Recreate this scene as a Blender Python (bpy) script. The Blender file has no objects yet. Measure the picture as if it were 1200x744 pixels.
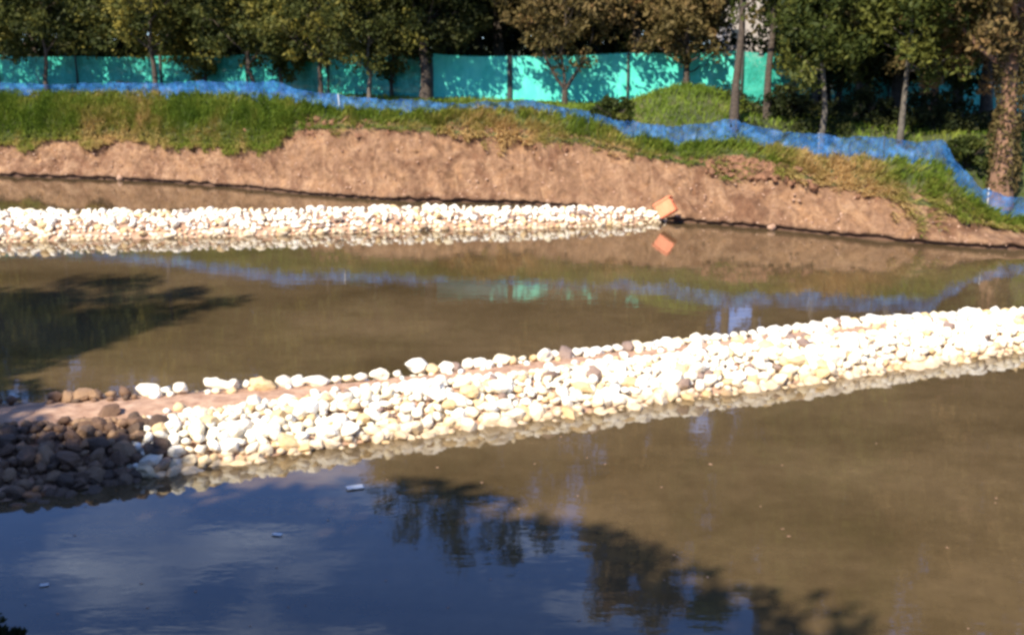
import bpy, math, random
import numpy as np
from mathutils import Vector, Matrix, noise

random.seed(7)
RNG = np.random.default_rng(7)
R = math.radians
scn = bpy.context.scene
col = scn.collection

# ------------------------------------------------------------------ camera
CAM_H, TH, FPX = 6.0, R(13.9), 1300.0
cam_data = bpy.data.cameras.new('camera')
cam = bpy.data.objects.new('camera', cam_data)
col.objects.link(cam)
cam.location = (0, 0, CAM_H)
cam.rotation_euler = (R(90) - TH, 0, 0)
cam_data.sensor_width = 36
cam_data.lens = 36 * FPX / 1200
cam_data.clip_end = 5000
scn.camera = cam

# ------------------------------------------------------------------ sun, sky, exposure
SUN_EL, SUN_AZ = R(43), R(212)          # azimuth clockwise from +Y (behind and to the left of the camera)
sx, sy, sz = math.sin(SUN_AZ) * math.cos(SUN_EL), math.cos(SUN_AZ) * math.cos(SUN_EL), math.sin(SUN_EL)
sun_d = bpy.data.lights.new('sun', 'SUN')
sun_d.energy = 5.0
sun_d.angle = R(0.53)
sun_d.color = (1.0, 0.91, 0.77)
sun = bpy.data.objects.new('sun', sun_d)
col.objects.link(sun)
sun.rotation_euler = Vector((sx, sy, sz)).to_track_quat('Z', 'Y').to_euler()

world = bpy.data.worlds.new('World')
scn.world = world
world.use_nodes = True
wn, wl = world.node_tree.nodes, world.node_tree.links
wn.clear()
wo = wn.new('ShaderNodeOutputWorld')
bg = wn.new('ShaderNodeBackground')
bg.inputs['Strength'].default_value = 0.115
sky = wn.new('ShaderNodeTexSky')
sky.sky_type = 'NISHITA'
sky.sun_disc = False
sky.sun_elevation = SUN_EL
sky.sun_rotation = SUN_AZ
sky.altitude = 2500
sky.air_density = 1.0
sky.dust_density = 0.1
sky.ozone_density = 2.0
# thin streaky clouds over the whole sky
tc = wn.new('ShaderNodeTexCoord')
mp = wn.new('ShaderNodeMapping')
mp.inputs['Scale'].default_value = (1.6, 1.6, 6.5)
nz = wn.new('ShaderNodeTexNoise')
nz.inputs['Scale'].default_value = 2.6
nz.inputs['Detail'].default_value = 8
nz.inputs['Roughness'].default_value = 0.6
nz.inputs['Distortion'].default_value = 1.0
rp = wn.new('ShaderNodeMapRange')
rp.inputs['From Min'].default_value = 0.50
rp.inputs['From Max'].default_value = 0.80
rp.inputs['To Max'].default_value = 0.42
mx = wn.new('ShaderNodeMix')
mx.data_type = 'RGBA'
mx.inputs['B'].default_value = (11.0, 11.8, 13.0, 1)
wl.new(tc.outputs['Generated'], mp.inputs['Vector'])
wl.new(mp.outputs['Vector'], nz.inputs['Vector'])
wl.new(nz.outputs['Fac'], rp.inputs['Value'])
wl.new(rp.outputs['Result'], mx.inputs['Factor'])
deep = wn.new('ShaderNodeMix')
deep.data_type = 'RGBA'
deep.blend_type = 'MULTIPLY'
deep.inputs['Factor'].default_value = 1.0
deep.inputs['B'].default_value = (0.64, 0.84, 1.22, 1)      # the deep blue of the high-altitude sky in the photograph
wl.new(sky.outputs['Color'], deep.inputs['A'])
wl.new(deep.outputs['Result'], mx.inputs['A'])
wl.new(mx.outputs['Result'], bg.inputs['Color'])
wl.new(bg.outputs['Background'], wo.inputs['Surface'])

scn.view_settings.view_transform = 'Standard'
scn.view_settings.look = 'None'
scn.view_settings.gamma = 1
scn.view_settings.use_curve_mapping = False
scn.view_settings.exposure = 0.95
scn.cycles.pixel_filter_type = 'BLACKMAN_HARRIS'
scn.cycles.filter_width = 3.2            # the soft focus of a small phone camera
scn.cycles.max_bounces = 6
scn.cycles.transparent_max_bounces = 12


# ------------------------------------------------------------------ surveying helpers
def ray(px, py):
    u, v = (px - 600) / FPX, (372 - py) / FPX
    return Vector((u, math.cos(TH) + v * math.sin(TH), -math.sin(TH) + v * math.cos(TH)))


def at_z(px, py, z=0.0):
    d = ray(px, py)
    return Vector((0, 0, CAM_H)) + d * ((z - CAM_H) / d.z)


def at_y(px, py, Y):
    d = ray(px, py)
    return Vector((0, 0, CAM_H)) + d * (Y / d.y)


def fbm(x, y, z=0.0, o=4):
    return noise.fractal(Vector((x, y, z)), 1.0, 2.0, o)


# ------------------------------------------------------------------ object helpers
def tag(o, label=None, cat=None, group=None, kind=None):
    if label: o['label'] = label
    if cat: o['category'] = cat
    if group: o['group'] = group
    if kind: o['kind'] = kind
    return o


def empty(name, loc=(0, 0, 0), rz=0.0):
    o = bpy.data.objects.new(name, None)
    o.empty_display_size = 0.2
    col.objects.link(o)
    o.location = loc
    o.rotation_euler = (0, 0, rz)
    return o


def link(name, me, parent=None, loc=None, rot=None, scale=None):
    o = bpy.data.objects.new(name, me)
    col.objects.link(o)
    if parent: o.parent = parent
    if loc is not None: o.location = loc
    if rot is not None: o.rotation_euler = rot
    if scale is not None: o.scale = scale
    return o


def np_mesh(name, V, F, mat, smooth=False, attrs=None):
    """V (n,3); F: (m,k) array, or list of arrays of different k"""
    me = bpy.data.meshes.new(name)
    V = np.asarray(V, dtype=np.float32)
    Fs = F if isinstance(F, list) else [F]
    Fs = [np.asarray(f, dtype=np.int32) for f in Fs if len(f)]
    nl = sum(f.size for f in Fs)
    npoly = sum(len(f) for f in Fs)
    me.vertices.add(len(V))
    me.vertices.foreach_set('co', V.ravel())
    me.loops.add(nl)
    me.loops.foreach_set('vertex_index', np.concatenate([f.ravel() for f in Fs]))
    me.polygons.add(npoly)
    starts, off = [], 0
    for f in Fs:
        starts.append(off + np.arange(len(f), dtype=np.int32) * f.shape[1])
        off += f.size
    me.polygons.foreach_set('loop_start', np.concatenate(starts))
    me.polygons.foreach_set('use_smooth', np.full(npoly, smooth, dtype=bool))
    if attrs:
        for k, (dom, arr) in attrs.items():
            a = me.attributes.new(k, 'FLOAT', dom)
            a.data.foreach_set('value', np.asarray(arr, dtype=np.float32))
    me.update(calc_edges=True)
    me.validate()
    me.materials.append(mat)
    return me


# ------------------------------------------------------------------ materials
def new_mat(name):
    m = bpy.data.materials.new(name)
    m.use_nodes = True
    n, l = m.node_tree.nodes, m.node_tree.links
    n.clear()
    out = n.new('ShaderNodeOutputMaterial')
    b = n.new('ShaderNodeBsdfPrincipled')
    l.new(b.outputs['BSDF'], out.inputs['Surface'])
    return m, n, l, b, out


def ramp(n, stops):
    r = n.new('ShaderNodeValToRGB')
    e = r.color_ramp.elements
    while len(e) > 1: e.remove(e[-1])
    e[0].position, e[0].color = stops[0][0], (*stops[0][1], 1)
    for p, c in stops[1:]:
        k = e.new(p)
        k.color = (*c, 1)
    return r


def noise_tex(n, l, scale, detail=6, rough=0.6, coord='Object', mapping=None, dist=0.0, rot=None):
    t = n.new('ShaderNodeTexNoise')
    t.inputs['Scale'].default_value = scale
    t.inputs['Detail'].default_value = detail
    t.inputs['Roughness'].default_value = rough
    t.inputs['Distortion'].default_value = dist
    c = n.new('ShaderNodeTexCoord')
    src = c.outputs[coord]
    if mapping:
        m = n.new('ShaderNodeMapping')
        m.inputs['Scale'].default_value = mapping
        l.new(src, m.inputs['Vector'])
        src = m.outputs['Vector']
    if rot:
        m.inputs['Rotation'].default_value = rot
    l.new(src, t.inputs['Vector'])
    return t


def mixc(n, l, fac, a, b, mode='MIX'):
    m = n.new('ShaderNodeMix')
    m.data_type = 'RGBA'
    m.blend_type = mode
    for sock, v in (('Factor', fac), ('A', a), ('B', b)):
        if hasattr(v, 'links'):
            l.new(v, m.inputs[sock])
        elif isinstance(v, tuple):
            m.inputs[sock].default_value = (*v, 1)
        else:
            m.inputs[sock].default_value = v
    return m.outputs['Result']


def bump(n, l, b, h, strength, dist=0.05):
    bp = n.new('ShaderNodeBump')
    bp.inputs['Strength'].default_value = strength
    bp.inputs['Distance'].default_value = dist
    l.new(h, bp.inputs['Height'])
    l.new(bp.outputs['Normal'], b.inputs['Normal'])


def simple_mat(name, c1, c2, scale=8, rough=0.8, bs=0.2):
    m, n, l, b, out = new_mat(name)
    t = noise_tex(n, l, scale)
    r = ramp(n, [(0.3, c1), (0.7, c2)])
    l.new(t.outputs['Fac'], r.inputs['Fac'])
    l.new(r.outputs['Color'], b.inputs['Base Color'])
    b.inputs['Roughness'].default_value = rough
    if bs: bump(n, l, b, t.outputs['Fac'], bs)
    return m


def leaf_mat(name, stops, trans=0.35, scale=0.35):
    m, n, l, b, out = new_mat(name)
    a = n.new('ShaderNodeAttribute')
    a.attribute_name = 'tint'
    t = noise_tex(n, l, scale, 3)
    ad = n.new('ShaderNodeMath'); ad.operation = 'MULTIPLY_ADD'
    l.new(t.outputs['Fac'], ad.inputs[0]); ad.inputs[1].default_value = 0.9
    oi = n.new('ShaderNodeObjectInfo')
    o2 = n.new('ShaderNodeMath'); o2.operation = 'MULTIPLY_ADD'
    l.new(oi.outputs['Random'], o2.inputs[0]); o2.inputs[1].default_value = 0.22; o2.inputs[2].default_value = -0.34
    ad2 = n.new('ShaderNodeMath'); ad2.operation = 'MULTIPLY_ADD'
    l.new(a.outputs['Fac'], ad2.inputs[0]); ad2.inputs[1].default_value = 0.55
    l.new(o2.outputs[0], ad2.inputs[2])
    l.new(ad2.outputs[0], ad.inputs[2])
    r = ramp(n, stops)
    l.new(ad.outputs[0], r.inputs['Fac'])
    l.new(r.outputs['Color'], b.inputs['Base Color'])
    b.inputs['Roughness'].default_value = 0.6
    b.inputs['Specular IOR Level'].default_value = 0.15
    tr = n.new('ShaderNodeBsdfTranslucent')
    l.new(r.outputs['Color'], tr.inputs['Color'])
    ms = n.new('ShaderNodeMixShader')
    ms.inputs['Fac'].default_value = trans
    l.new(b.outputs['BSDF'], ms.inputs[1]); l.new(tr.outputs['BSDF'], ms.inputs[2])
    l.new(ms.outputs['Shader'], out.inputs['Surface'])
    return m


def ground_mat():
    m, n, l, b, out = new_mat('earth')
    big = noise_tex(n, l, 0.55, 5)
    fine = noise_tex(n, l, 6.0, 10, 0.72)
    streak = noise_tex(n, l, 1.7, 7, 0.65, mapping=(1.5, 0.6, 0.75), dist=1.3, rot=(0, R(50), 0))
    r1 = ramp(n, [(0.28, (0.165, 0.085, 0.042)), (0.5, (0.285, 0.162, 0.088)), (0.72, (0.42, 0.265, 0.155))])
    l.new(streak.outputs['Fac'], r1.inputs['Fac'])
    r2 = ramp(n, [(0.33, (0.68, 0.64, 0.61)), (0.66, (1.12, 1.1, 1.08))])
    l.new(fine.outputs['Fac'], r2.inputs['Fac'])
    patch = noise_tex(n, l, 0.9, 4, 0.6, dist=0.6)
    r3 = ramp(n, [(0.36, (0.66, 0.56, 0.50)), (0.5, (1.0, 1.0, 1.0)), (0.68, (1.25, 1.22, 1.12))])
    l.new(patch.outputs['Fac'], r3.inputs['Fac'])
    soil0 = mixc(n, l, 1.0, r1.outputs['Color'], r3.outputs['Color'], 'MULTIPLY')
    soil = mixc(n, l, 1.0, soil0, r2.outputs['Color'], 'MULTIPLY')
    rg = ramp(n, [(0.3, (0.035, 0.045, 0.015)), (0.55, (0.08, 0.10, 0.025)), (0.75, (0.16, 0.13, 0.06))])
    l.new(big.outputs['Fac'], rg.inputs['Fac'])
    turf = mixc(n, l, 0.5, rg.outputs['Color'], r2.outputs['Color'], 'MULTIPLY')
    at = n.new('ShaderNodeAttribute'); at.attribute_name = 'turf'
    sm = n.new('ShaderNodeMath'); sm.operation = 'MULTIPLY_ADD'
    l.new(fine.outputs['Fac'], sm.inputs[0]); sm.inputs[1].default_value = 0.8
    sb = n.new('ShaderNodeMath'); sb.operation = 'SUBTRACT'
    l.new(at.outputs['Fac'], sb.inputs[0]); sb.inputs[1].default_value = 0.4
    l.new(sb.outputs[0], sm.inputs[2])
    mr = n.new('ShaderNodeMapRange')
    mr.inputs['From Min'].default_value = 0.4; mr.inputs['From Max'].default_value = 0.6
    l.new(sm.outputs[0], mr.inputs['Value'])
    c = mixc(n, l, mr.outputs['Result'], soil, turf)
    # damp earth at the waterline
    aw = n.new('ShaderNodeAttribute'); aw.attribute_name = 'wet'
    wf = n.new('ShaderNodeMath'); wf.operation = 'MULTIPLY'; wf.inputs[1].default_value = 0.75
    l.new(aw.outputs['Fac'], wf.inputs[0])
    c2 = mixc(n, l, wf.outputs[0], c, (0.07, 0.035, 0.025))
    l.new(c2, b.inputs['Base Color'])
    b.inputs['Roughness'].default_value = 0.9
    h = n.new('ShaderNodeMath'); h.operation = 'ADD'
    l.new(fine.outputs['Fac'], h.inputs[0]); l.new(streak.outputs['Fac'], h.inputs[1])
    bump(n, l, b, h.outputs[0], 0.9, 0.16)
    return m


def water_mat():
    m, n, l, b, out = new_mat('turbid_water')
    t = noise_tex(n, l, 0.18, 4, 0.6, mapping=(1, 1.6, 1))
    f = noise_tex(n, l, 3.5, 6, 0.7)
    r = ramp(n, [(0.3, (0.064, 0.043, 0.020)), (0.5, (0.098, 0.067, 0.033)), (0.72, (0.140, 0.096, 0.050))])
    l.new(t.outputs['Fac'], r.inputs['Fac'])
    r2 = ramp(n, [(0.35, (0.86, 0.86, 0.86)), (0.7, (1.1, 1.1, 1.1))])
    l.new(f.outputs['Fac'], r2.inputs['Fac'])
    l.new(mixc(n, l, 1.0, r.outputs['Color'], r2.outputs['Color'], 'MULTIPLY'), b.inputs['Base Color'])
    b.inputs['Roughness'].default_value = 0.02
    b.inputs['IOR'].default_value = 1.75
    b.inputs['Specular Tint'].default_value = (1, 1, 1, 1)
    w1 = noise_tex(n, l, 1.6, 3, 0.5, mapping=(1.0, 2.2, 1))
    w2 = noise_tex(n, l, 9.0, 3, 0.5, mapping=(1.0, 1.8, 1))
    ad = n.new('ShaderNodeMath'); ad.operation = 'MULTIPLY_ADD'
    l.new(w2.outputs['Fac'], ad.inputs[0]); ad.inputs[1].default_value = 0.10
    l.new(w1.outputs['Fac'], ad.inputs[2])
    bump(n, l, b, ad.outputs[0], 0.045, 0.04)
    return m


def stone_mat(name='river_stone', stops=None, stain=(0.44, 0.30, 0.15)):
    m, n, l, b, out = new_mat(name)
    oi = n.new('ShaderNodeObjectInfo')
    at = n.new('ShaderNodeAttribute'); at.attribute_name = 'tint'
    ad = n.new('ShaderNodeMath'); ad.operation = 'ADD'
    l.new(oi.outputs['Random'], ad.inputs[0]); l.new(at.outputs['Fac'], ad.inputs[1])
    fr = n.new('ShaderNodeMath'); fr.operation = 'FRACT'
    l.new(ad.outputs[0], fr.inputs[0])
    r = ramp(n, stops)
    r.color_ramp.interpolation = 'CONSTANT'
    l.new(fr.outputs[0], r.inputs['Fac'])
    t = noise_tex(n, l, 7.0, 8, 0.65)
    r2 = ramp(n, [(0.26, (0.60, 0.47, 0.34)), (0.42, (0.95, 0.91, 0.83)), (0.52, (1.0, 1.0, 1.0))])
    l.new(t.outputs['Fac'], r2.inputs['Fac'])
    c = mixc(n, l, 1.0, r.outputs['Color'], r2.outputs['Color'], 'MULTIPLY')
    # the damp, silt-stained band just above the water
    g = n.new('ShaderNodeNewGeometry')
    sp = n.new('ShaderNodeSeparateXYZ'); l.new(g.outputs['Position'], sp.inputs[0])
    t2 = noise_tex(n, l, 2.0, 3)
    a2 = n.new('ShaderNodeMath'); a2.operation = 'MULTIPLY_ADD'
    l.new(t2.outputs['Fac'], a2.inputs[0]); a2.inputs[1].default_value = -0.16
    l.new(sp.outputs['Z'], a2.inputs[2])
    mr = n.new('ShaderNodeMapRange')
    mr.inputs['From Min'].default_value = 0.0; mr.inputs['From Max'].default_value = 0.16
    mr.inputs['To Min'].default_value = 0.7; mr.inputs['To Max'].default_value = 0.0
    l.new(a2.outputs[0], mr.inputs['Value'])
    c2 = mixc(n, l, mr.outputs['Result'], c, stain)
    l.new(c2, b.inputs['Base Color'])
    b.inputs['Roughness'].default_value = 0.8
    bump(n, l, b, t.outputs['Fac'], 0.35, 0.04)
    return m


def net_mat(name, c1, c2, clear=0.2, trans=0.3):
    m, n, l, b, out = new_mat(name)
    t = noise_tex(n, l, 2.2, 7, 0.68, mapping=(1, 1, 0.5), dist=0.6)
    r = ramp(n, [(0.3, c1), (0.7, c2)])
    l.new(t.outputs['Fac'], r.inputs['Fac'])
    l.new(r.outputs['Color'], b.inputs['Base Color'])
    b.inputs['Roughness'].default_value = 0.6
    tr = n.new('ShaderNodeBsdfTranslucent'); l.new(r.outputs['Color'], tr.inputs['Color'])
    ms = n.new('ShaderNodeMixShader'); ms.inputs['Fac'].default_value = trans
    l.new(b.outputs['BSDF'], ms.inputs[1]); l.new(tr.outputs['BSDF'], ms.inputs[2])
    tp = n.new('ShaderNodeBsdfTransparent')
    f = noise_tex(n, l, 9.0, 4, 0.7)
    mr = n.new('ShaderNodeMapRange')
    mr.inputs['From Min'].default_value = 0.35; mr.inputs['From Max'].default_value = 0.7
    mr.inputs['To Min'].default_value = clear * 0.3; mr.inputs['To Max'].default_value = clear * 1.8
    l.new(f.outputs['Fac'], mr.inputs['Value'])
    m2 = n.new('ShaderNodeMixShader')
    l.new(mr.outputs['Result'], m2.inputs['Fac'])
    l.new(ms.outputs['Shader'], m2.inputs[1]); l.new(tp.outputs['BSDF'], m2.inputs[2])
    l.new(m2.outputs['Shader'], out.inputs['Surface'])
    return m


M = {}
M['earth'] = ground_mat()
M['water'] = water_mat()
M['stone'] = stone_mat('river_stone', [(0, (0.82, 0.76, 0.63)), (0.22, (0.88, 0.85, 0.76)), (0.5, (0.80, 0.70, 0.50)),
                                       (0.64, (0.82, 0.77, 0.65)), (0.80, (0.66, 0.49, 0.27)), (0.90, (0.72, 0.65, 0.54)),
                                       (0.955, (0.24, 0.17, 0.14))])
M['dark_stone'] = stone_mat('dark_brown_stone', [(0, (0.15, 0.085, 0.05)), (0.3, (0.26, 0.16, 0.09)), (0.6, (0.09, 0.055, 0.035)), (0.8, (0.20, 0.12, 0.07))], (0.09, 0.06, 0.04))  # darker brown version for the left end of the near causeway
M['dirt'] = simple_mat('dam_soil', (0.26, 0.14, 0.085), (0.52, 0.34, 0.23), 5, 0.95, 0.7)
M['dark_dirt'] = simple_mat('dark_clod', (0.09, 0.04, 0.02), (0.30, 0.15, 0.08), 6, 0.95, 0.8)
M['blue_net'] = net_mat('blue_shade_net', (0.004, 0.04, 0.18), (0.045, 0.23, 0.54), 0.42, 0.12)
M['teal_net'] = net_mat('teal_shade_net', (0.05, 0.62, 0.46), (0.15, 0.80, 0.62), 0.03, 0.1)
M['teal_net_shaded'] = net_mat('teal_net_painted_shade', (0.015, 0.32, 0.24), (0.08, 0.66, 0.50), 0.26, 0.1)  # tree shade painted into a darker, thinner version of the teal cloth
M['stake'] = simple_mat('pale_stake', (0.45, 0.45, 0.42), (0.65, 0.64, 0.60), 9, 0.7, 0.1)
M['dark_post'] = simple_mat('dark_post', (0.03, 0.04, 0.035), (0.07, 0.07, 0.06), 9, 0.8, 0.2)
M['orange'] = simple_mat('orange_plastic', (0.70, 0.20, 0.09), (0.84, 0.29, 0.14), 3, 0.5, 0.03)
M['litter'] = simple_mat('white_litter', (0.7, 0.7, 0.68), (0.85, 0.85, 0.82), 9, 0.5, 0.1)
M['plaster'] = simple_mat('pale_plaster', (0.34, 0.30, 0.27), (0.44, 0.39, 0.35), 2, 0.9, 0.1)
M['tile'] = simple_mat('roof_tile', (0.26, 0.10, 0.06), (0.36, 0.16, 0.10), 5, 0.9, 0.3)
M['glass'] = simple_mat('window_glass', (0.03, 0.04, 0.05), (0.06, 0.07, 0.08), 2, 0.1, 0.0)
M['bark_dark'] = simple_mat('bark_dark', (0.035, 0.025, 0.018), (0.10, 0.075, 0.055), 10, 0.95, 0.8)
M['bark_pale'] = simple_mat('bark_pale', (0.04, 0.034, 0.027), (0.16, 0.135, 0.10), 5, 0.9, 0.5)
M['bark_brown'] = simple_mat('bark_brown', (0.10, 0.05, 0.03), (0.30, 0.17, 0.10), 6, 0.95, 0.9)
M['leaf_olive'] = leaf_mat('leaf_olive', [(0.1, (0.020, 0.028, 0.008)), (0.45, (0.065, 0.075, 0.018)), (0.68, (0.17, 0.15, 0.03)), (0.9, (0.36, 0.28, 0.05))])
M['leaf_brown'] = leaf_mat('leaf_brown', [(0.1, (0.045, 0.035, 0.012)), (0.45, (0.13, 0.10, 0.035)), (0.7, (0.22, 0.15, 0.06)), (0.95, (0.34, 0.17, 0.07))])
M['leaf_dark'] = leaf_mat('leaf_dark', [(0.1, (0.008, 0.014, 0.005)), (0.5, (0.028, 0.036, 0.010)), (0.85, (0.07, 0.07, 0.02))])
M['leaf_green'] = leaf_mat('leaf_green', [(0.1, (0.016, 0.026, 0.006)), (0.5, (0.055, 0.070, 0.014)), (0.85, (0.15, 0.15, 0.030))])
M['grass'] = leaf_mat('grass_blades', [(0.12, (0.065, 0.115, 0.014)), (0.40, (0.17, 0.235, 0.03)), (0.62, (0.26, 0.25, 0.05)), (0.85, (0.56, 0.38, 0.16))], 0.3, 0.5)


# ------------------------------------------------------------------ the far bank, surveyed
# image column, foot row, crest row, crest setback, net-foot row, net setback, net-top row
BANK = [
    (-180, 203, 166, 1.5, 112, 2.6, 97), (-60, 206, 167, 1.4, 112, 2.6, 97),
    (0, 207, 168, 1.4, 112, 2.6, 97), (60, 209, 162, 1.5, 112, 2.5, 98), (130, 211, 160, 1.5, 112, 2.4, 97),
    (200, 215, 168, 1.2, 114, 2.3, 96), (270, 220, 170, 1.1, 115, 2.2, 95), (320, 225, 166, 1.2, 117, 2.1, 95),
    (350, 228, 150, 1.7, 122, 2.1, 104), (400, 232, 147, 1.9, 131, 2.4, 112), (480, 237, 150, 1.8, 135, 2.4, 117),
    (540, 238, 155, 1.7, 131, 2.6, 121), (620, 240, 162, 1.6, 132, 2.8, 117), (680, 246, 166, 1.6, 142, 2.5, 129),
    (740, 254, 178, 1.5, 165, 2.1, 143), (800, 261, 190, 1.4, 173, 2.0, 148), (850, 265, 194, 1.5, 166, 2.3, 139),
    (900, 269, 200, 1.5, 175, 2.3, 150), (960, 275, 212, 1.4, 188, 2.4, 158), (1020, 281, 226, 1.2, 188, 2.7, 160),
    (1065, 285, 236, 1.1, 191, 2.9, 164), (1105, 288, 244, 1.1, 196, 3.0, 165), (1125, 290, 252, 1.2, 219, 2.7, 192),
    (1150, 292, 262, 1.3, 249, 2.3, 220), (1170, 293, 266, 1.4, 260, 2.3, 228), (1205, 294, 268, 1.4, 263, 2.3, 231),
    (1300, 300, 278, 1.5, 268, 2.3, 243), (1420, 310, 290, 1.6, 279, 2.3, 252),
]
foot, crest, nbot, ntop = [], [], [], []
for px, fy, cy, cd, by, bd, ty in BANK:
    f = at_z(px, fy, 0.0)
    foot.append(f)
    crest.append(at_y(px, cy, f.y + cd))
    nbot.append(at_y(px, by, f.y + bd))
    ntop.append(at_y(px, ty, f.y + bd))


def curve(pts):
    xs = [p.x for p in pts]; ys = [p.y for p in pts]; zs = [p.z for p in pts]
    return np.array(xs), np.array(ys), np.array(zs)


FX, FY, _ = curve(foot)
CX, CY, CZ = curve(crest)
NX, NY, NZ = curve(nbot)
TX, TY, TZ = curve(ntop)
EXT_L, EXT_R = [-400., -120., -60.], [30., 60., 140., 400.]


def ext(xs, v, l, r):
    return np.concatenate([EXT_L, xs, EXT_R]), np.concatenate([l, v, r])


f0, fN = FY[0], FY[-1]
fxs, fys = ext(FX, FY, [f0 + 25, f0 + 14, f0 + 8], [fN - 2.5, fN - 5, fN - 6, fN - 6])


def ip(x, xs, v):
    return float(np.interp(x, xs, v))


def bank_at(x):
    fy = ip(x, fxs, fys)
    fy += 0.10 * fbm(x * 0.9, 3.1) + 0.05 * fbm(x * 3.1, 9.2)
    cy = max(fy + 0.7, ip(x, fxs, fys) + ip(x, CX, CY - np.interp(CX, fxs, fys)))
    ny = max(cy + 0.5, ip(x, fxs, fys) + ip(x, NX, NY - np.interp(NX, fxs, fys)))
    cz = ip(x, CX, CZ) + 0.07 * fbm(x * 1.7, 5.0)
    nzv = ip(x, NX, NZ)
    return fy, cy, cz, ny, nzv


# the ground behind the net
def plateau(x, y, ny, nzv):
    base = 3.55 - 0.035 * max(0.0, x + 2)
    base = max(base, 2.7)
    d = y - ny
    k = min(1.0, d / 3.5)
    k = k * k * (3 - 2 * k)
    z = nzv * (1 - k) + base * k
    # grassy mound between net and screen
    mx_, my_ = 6.9, 43.5
    z += 1.08 * math.exp(-((x - mx_) / 2.5) ** 2 - ((y - my_) / 2.1) ** 2) * min(1, d / 1.2)
    z += 0.06 * fbm(x * 0.6, y * 0.6)
    return z


def near_shore(x):
    return 9.0 + 0.35 * fbm(x * 0.3, 20.0) + 0.004 * x * x * (1 if abs(x) < 60 else 0) * 0.2


def terrain_z(x, y):
    fy, cy, cz, ny, nzv = bank_at(x)
    if y >= ny: return plateau(x, y, ny, nzv)
    if y >= cy:
        k = (y - cy) / (ny - cy)
        return cz + (nzv - cz) * k ** 0.85
    if y >= fy:
        k = (y - fy) / (cy - fy)
        return 0.2 + (cz - 0.2) * k
    return -0.3


def build_ground():
    xs = np.concatenate([np.linspace(-400, -40, 16)[:-1], np.linspace(-40, -29, 16)[:-1], np.arange(-29, 22, 0.12),
                         np.linspace(22, 40, 20), np.linspace(60, 400, 12)])
    V, turf, wet = [], [], []
    rows = None
    for x in xs:
        fy, cy, cz, ny, nzv = bank_at(x)
        ns = near_shore(x)
        P = []
        # near side
        for y, z, t in ((-500, 4.6, 1), (-120, 4.5, 1), (-40, 4.45, 1), (-12, 4.4, 1), (-3, 4.35, 1), (0.8, 4.25, 1), (2.0, 3.9, .9),
                        (3.5, 3.15, .8), (5.0, 2.3, .7), (6.5, 1.45, .6), (7.8, .75, .5), (8.6, .25, .3)):
            w = 0.12 * fbm(x * 0.7, y * 0.7) if -30 < y < 9 else 0
            P.append((y if y < 1 else y * ns / 9.0, z + w, t, 0))
        P.append((ns, -0.02, .1, 1)); P.append((ns + 1, -0.6, 0, 1)); P.append((ns + 3, -1.3, 0, 1))
        P.append((fy - 3, -1.3, 0, 1)); P.append((fy - 1, -0.7, 0, 1)); P.append((fy - 0.1, -0.12, 0, 1))
        # undercut lip at the waterline
        lip = 0.10 + 0.08 * abs(fbm(x * 1.9, 7.7)) * 2
        P.append((fy + 0.16, 0.0, 0, 1)); P.append((fy + 0.20, lip * .8, 0, .95))
        P.append((fy + 0.02, lip, 0, .55)); P.append((fy + 0.03, lip + .07, 0, .15))
        nr = 26
        for i in range(1, nr + 1):
            k = i / nr
            y = fy + 0.05 + (cy - fy - 0.05) * k
            z = (lip + .08) + (cz - lip - .08) * (k ** 0.92)
            # erosion gullies slanting down the face, and clods
            s = x * 1.3 + z * 1.3
            g = 0.21 * fbm(s, z * 0.5, 2.0) + 0.11 * fbm(x * 4.1 + z * 2, z * 3, 4.0) + 0.05 * fbm(x * 11, z * 9, 1.0)
            e = math.sin(k * math.pi) ** 0.5 if k < 1 else 0
            P.append((y - g * 1.3 * (0.25 + e), z + g * 0.35 * e, max(0, (k - .86) * 5), 0))
        for i in range(1, 9):
            k = i / 8
            P.append((cy + (ny - cy) * k, cz + (nzv - cz) * k ** 0.85 + 0.06 * fbm(x * 2, k * 4), 1 if x < -9 else min(1, .35 + .6 * k), 0))
        for d in (0.3, .7, 1.1, 1.6, 2.2, 2.8, 3.5, 4.3, 5.2, 6.2, 7.5, 9, 12, 18, 30, 60, 120, 300, 900, 2500):
            y = ny + d
            P.append((y, plateau(x, y, ny, nzv) if d < 100 else 3.4, 1, 0))
        rows = len(P)
        for y, z, t, w in P:
            V.append((x, y, z)); turf.append(t); wet.append(w)
    nx = len(xs)
    i, j = np.meshgrid(np.arange(nx - 1), np.arange(rows - 1), indexing='ij')
    a = (i * rows + j).ravel()
    F = np.stack([a, a + rows, a + rows + 1, a + 1], 1)
    me = np_mesh('ground', V, F, M['earth'], True, {'turf': ('POINT', turf), 'wet': ('POINT', wet)})
    return tag(link('ground', me), kind='structure')


build_ground()

# water sheet
wv = [(-380, -5, 0), (380, -5, 0), (380, 90, 0), (-380, 90, 0)]
wv[0] = (-380, 6, 0); wv[1] = (380, 6, 0)
tag(link('water', np_mesh('water', wv, np.array([[0, 1, 2, 3]]), M['water'])), kind='structure')


# ------------------------------------------------------------------ stones
def ico(sub):
    import bmesh
    bm = bmesh.new()
    bmesh.ops.create_icosphere(bm, subdivisions=sub, radius=1)
    V = np.array([v.co[:] for v in bm.verts]); F = np.array([[v.index for v in f.verts] for f in bm.faces])
    bm.free()
    return V, F


ICO2, ICO1 = ico(2), ico(1)


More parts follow.
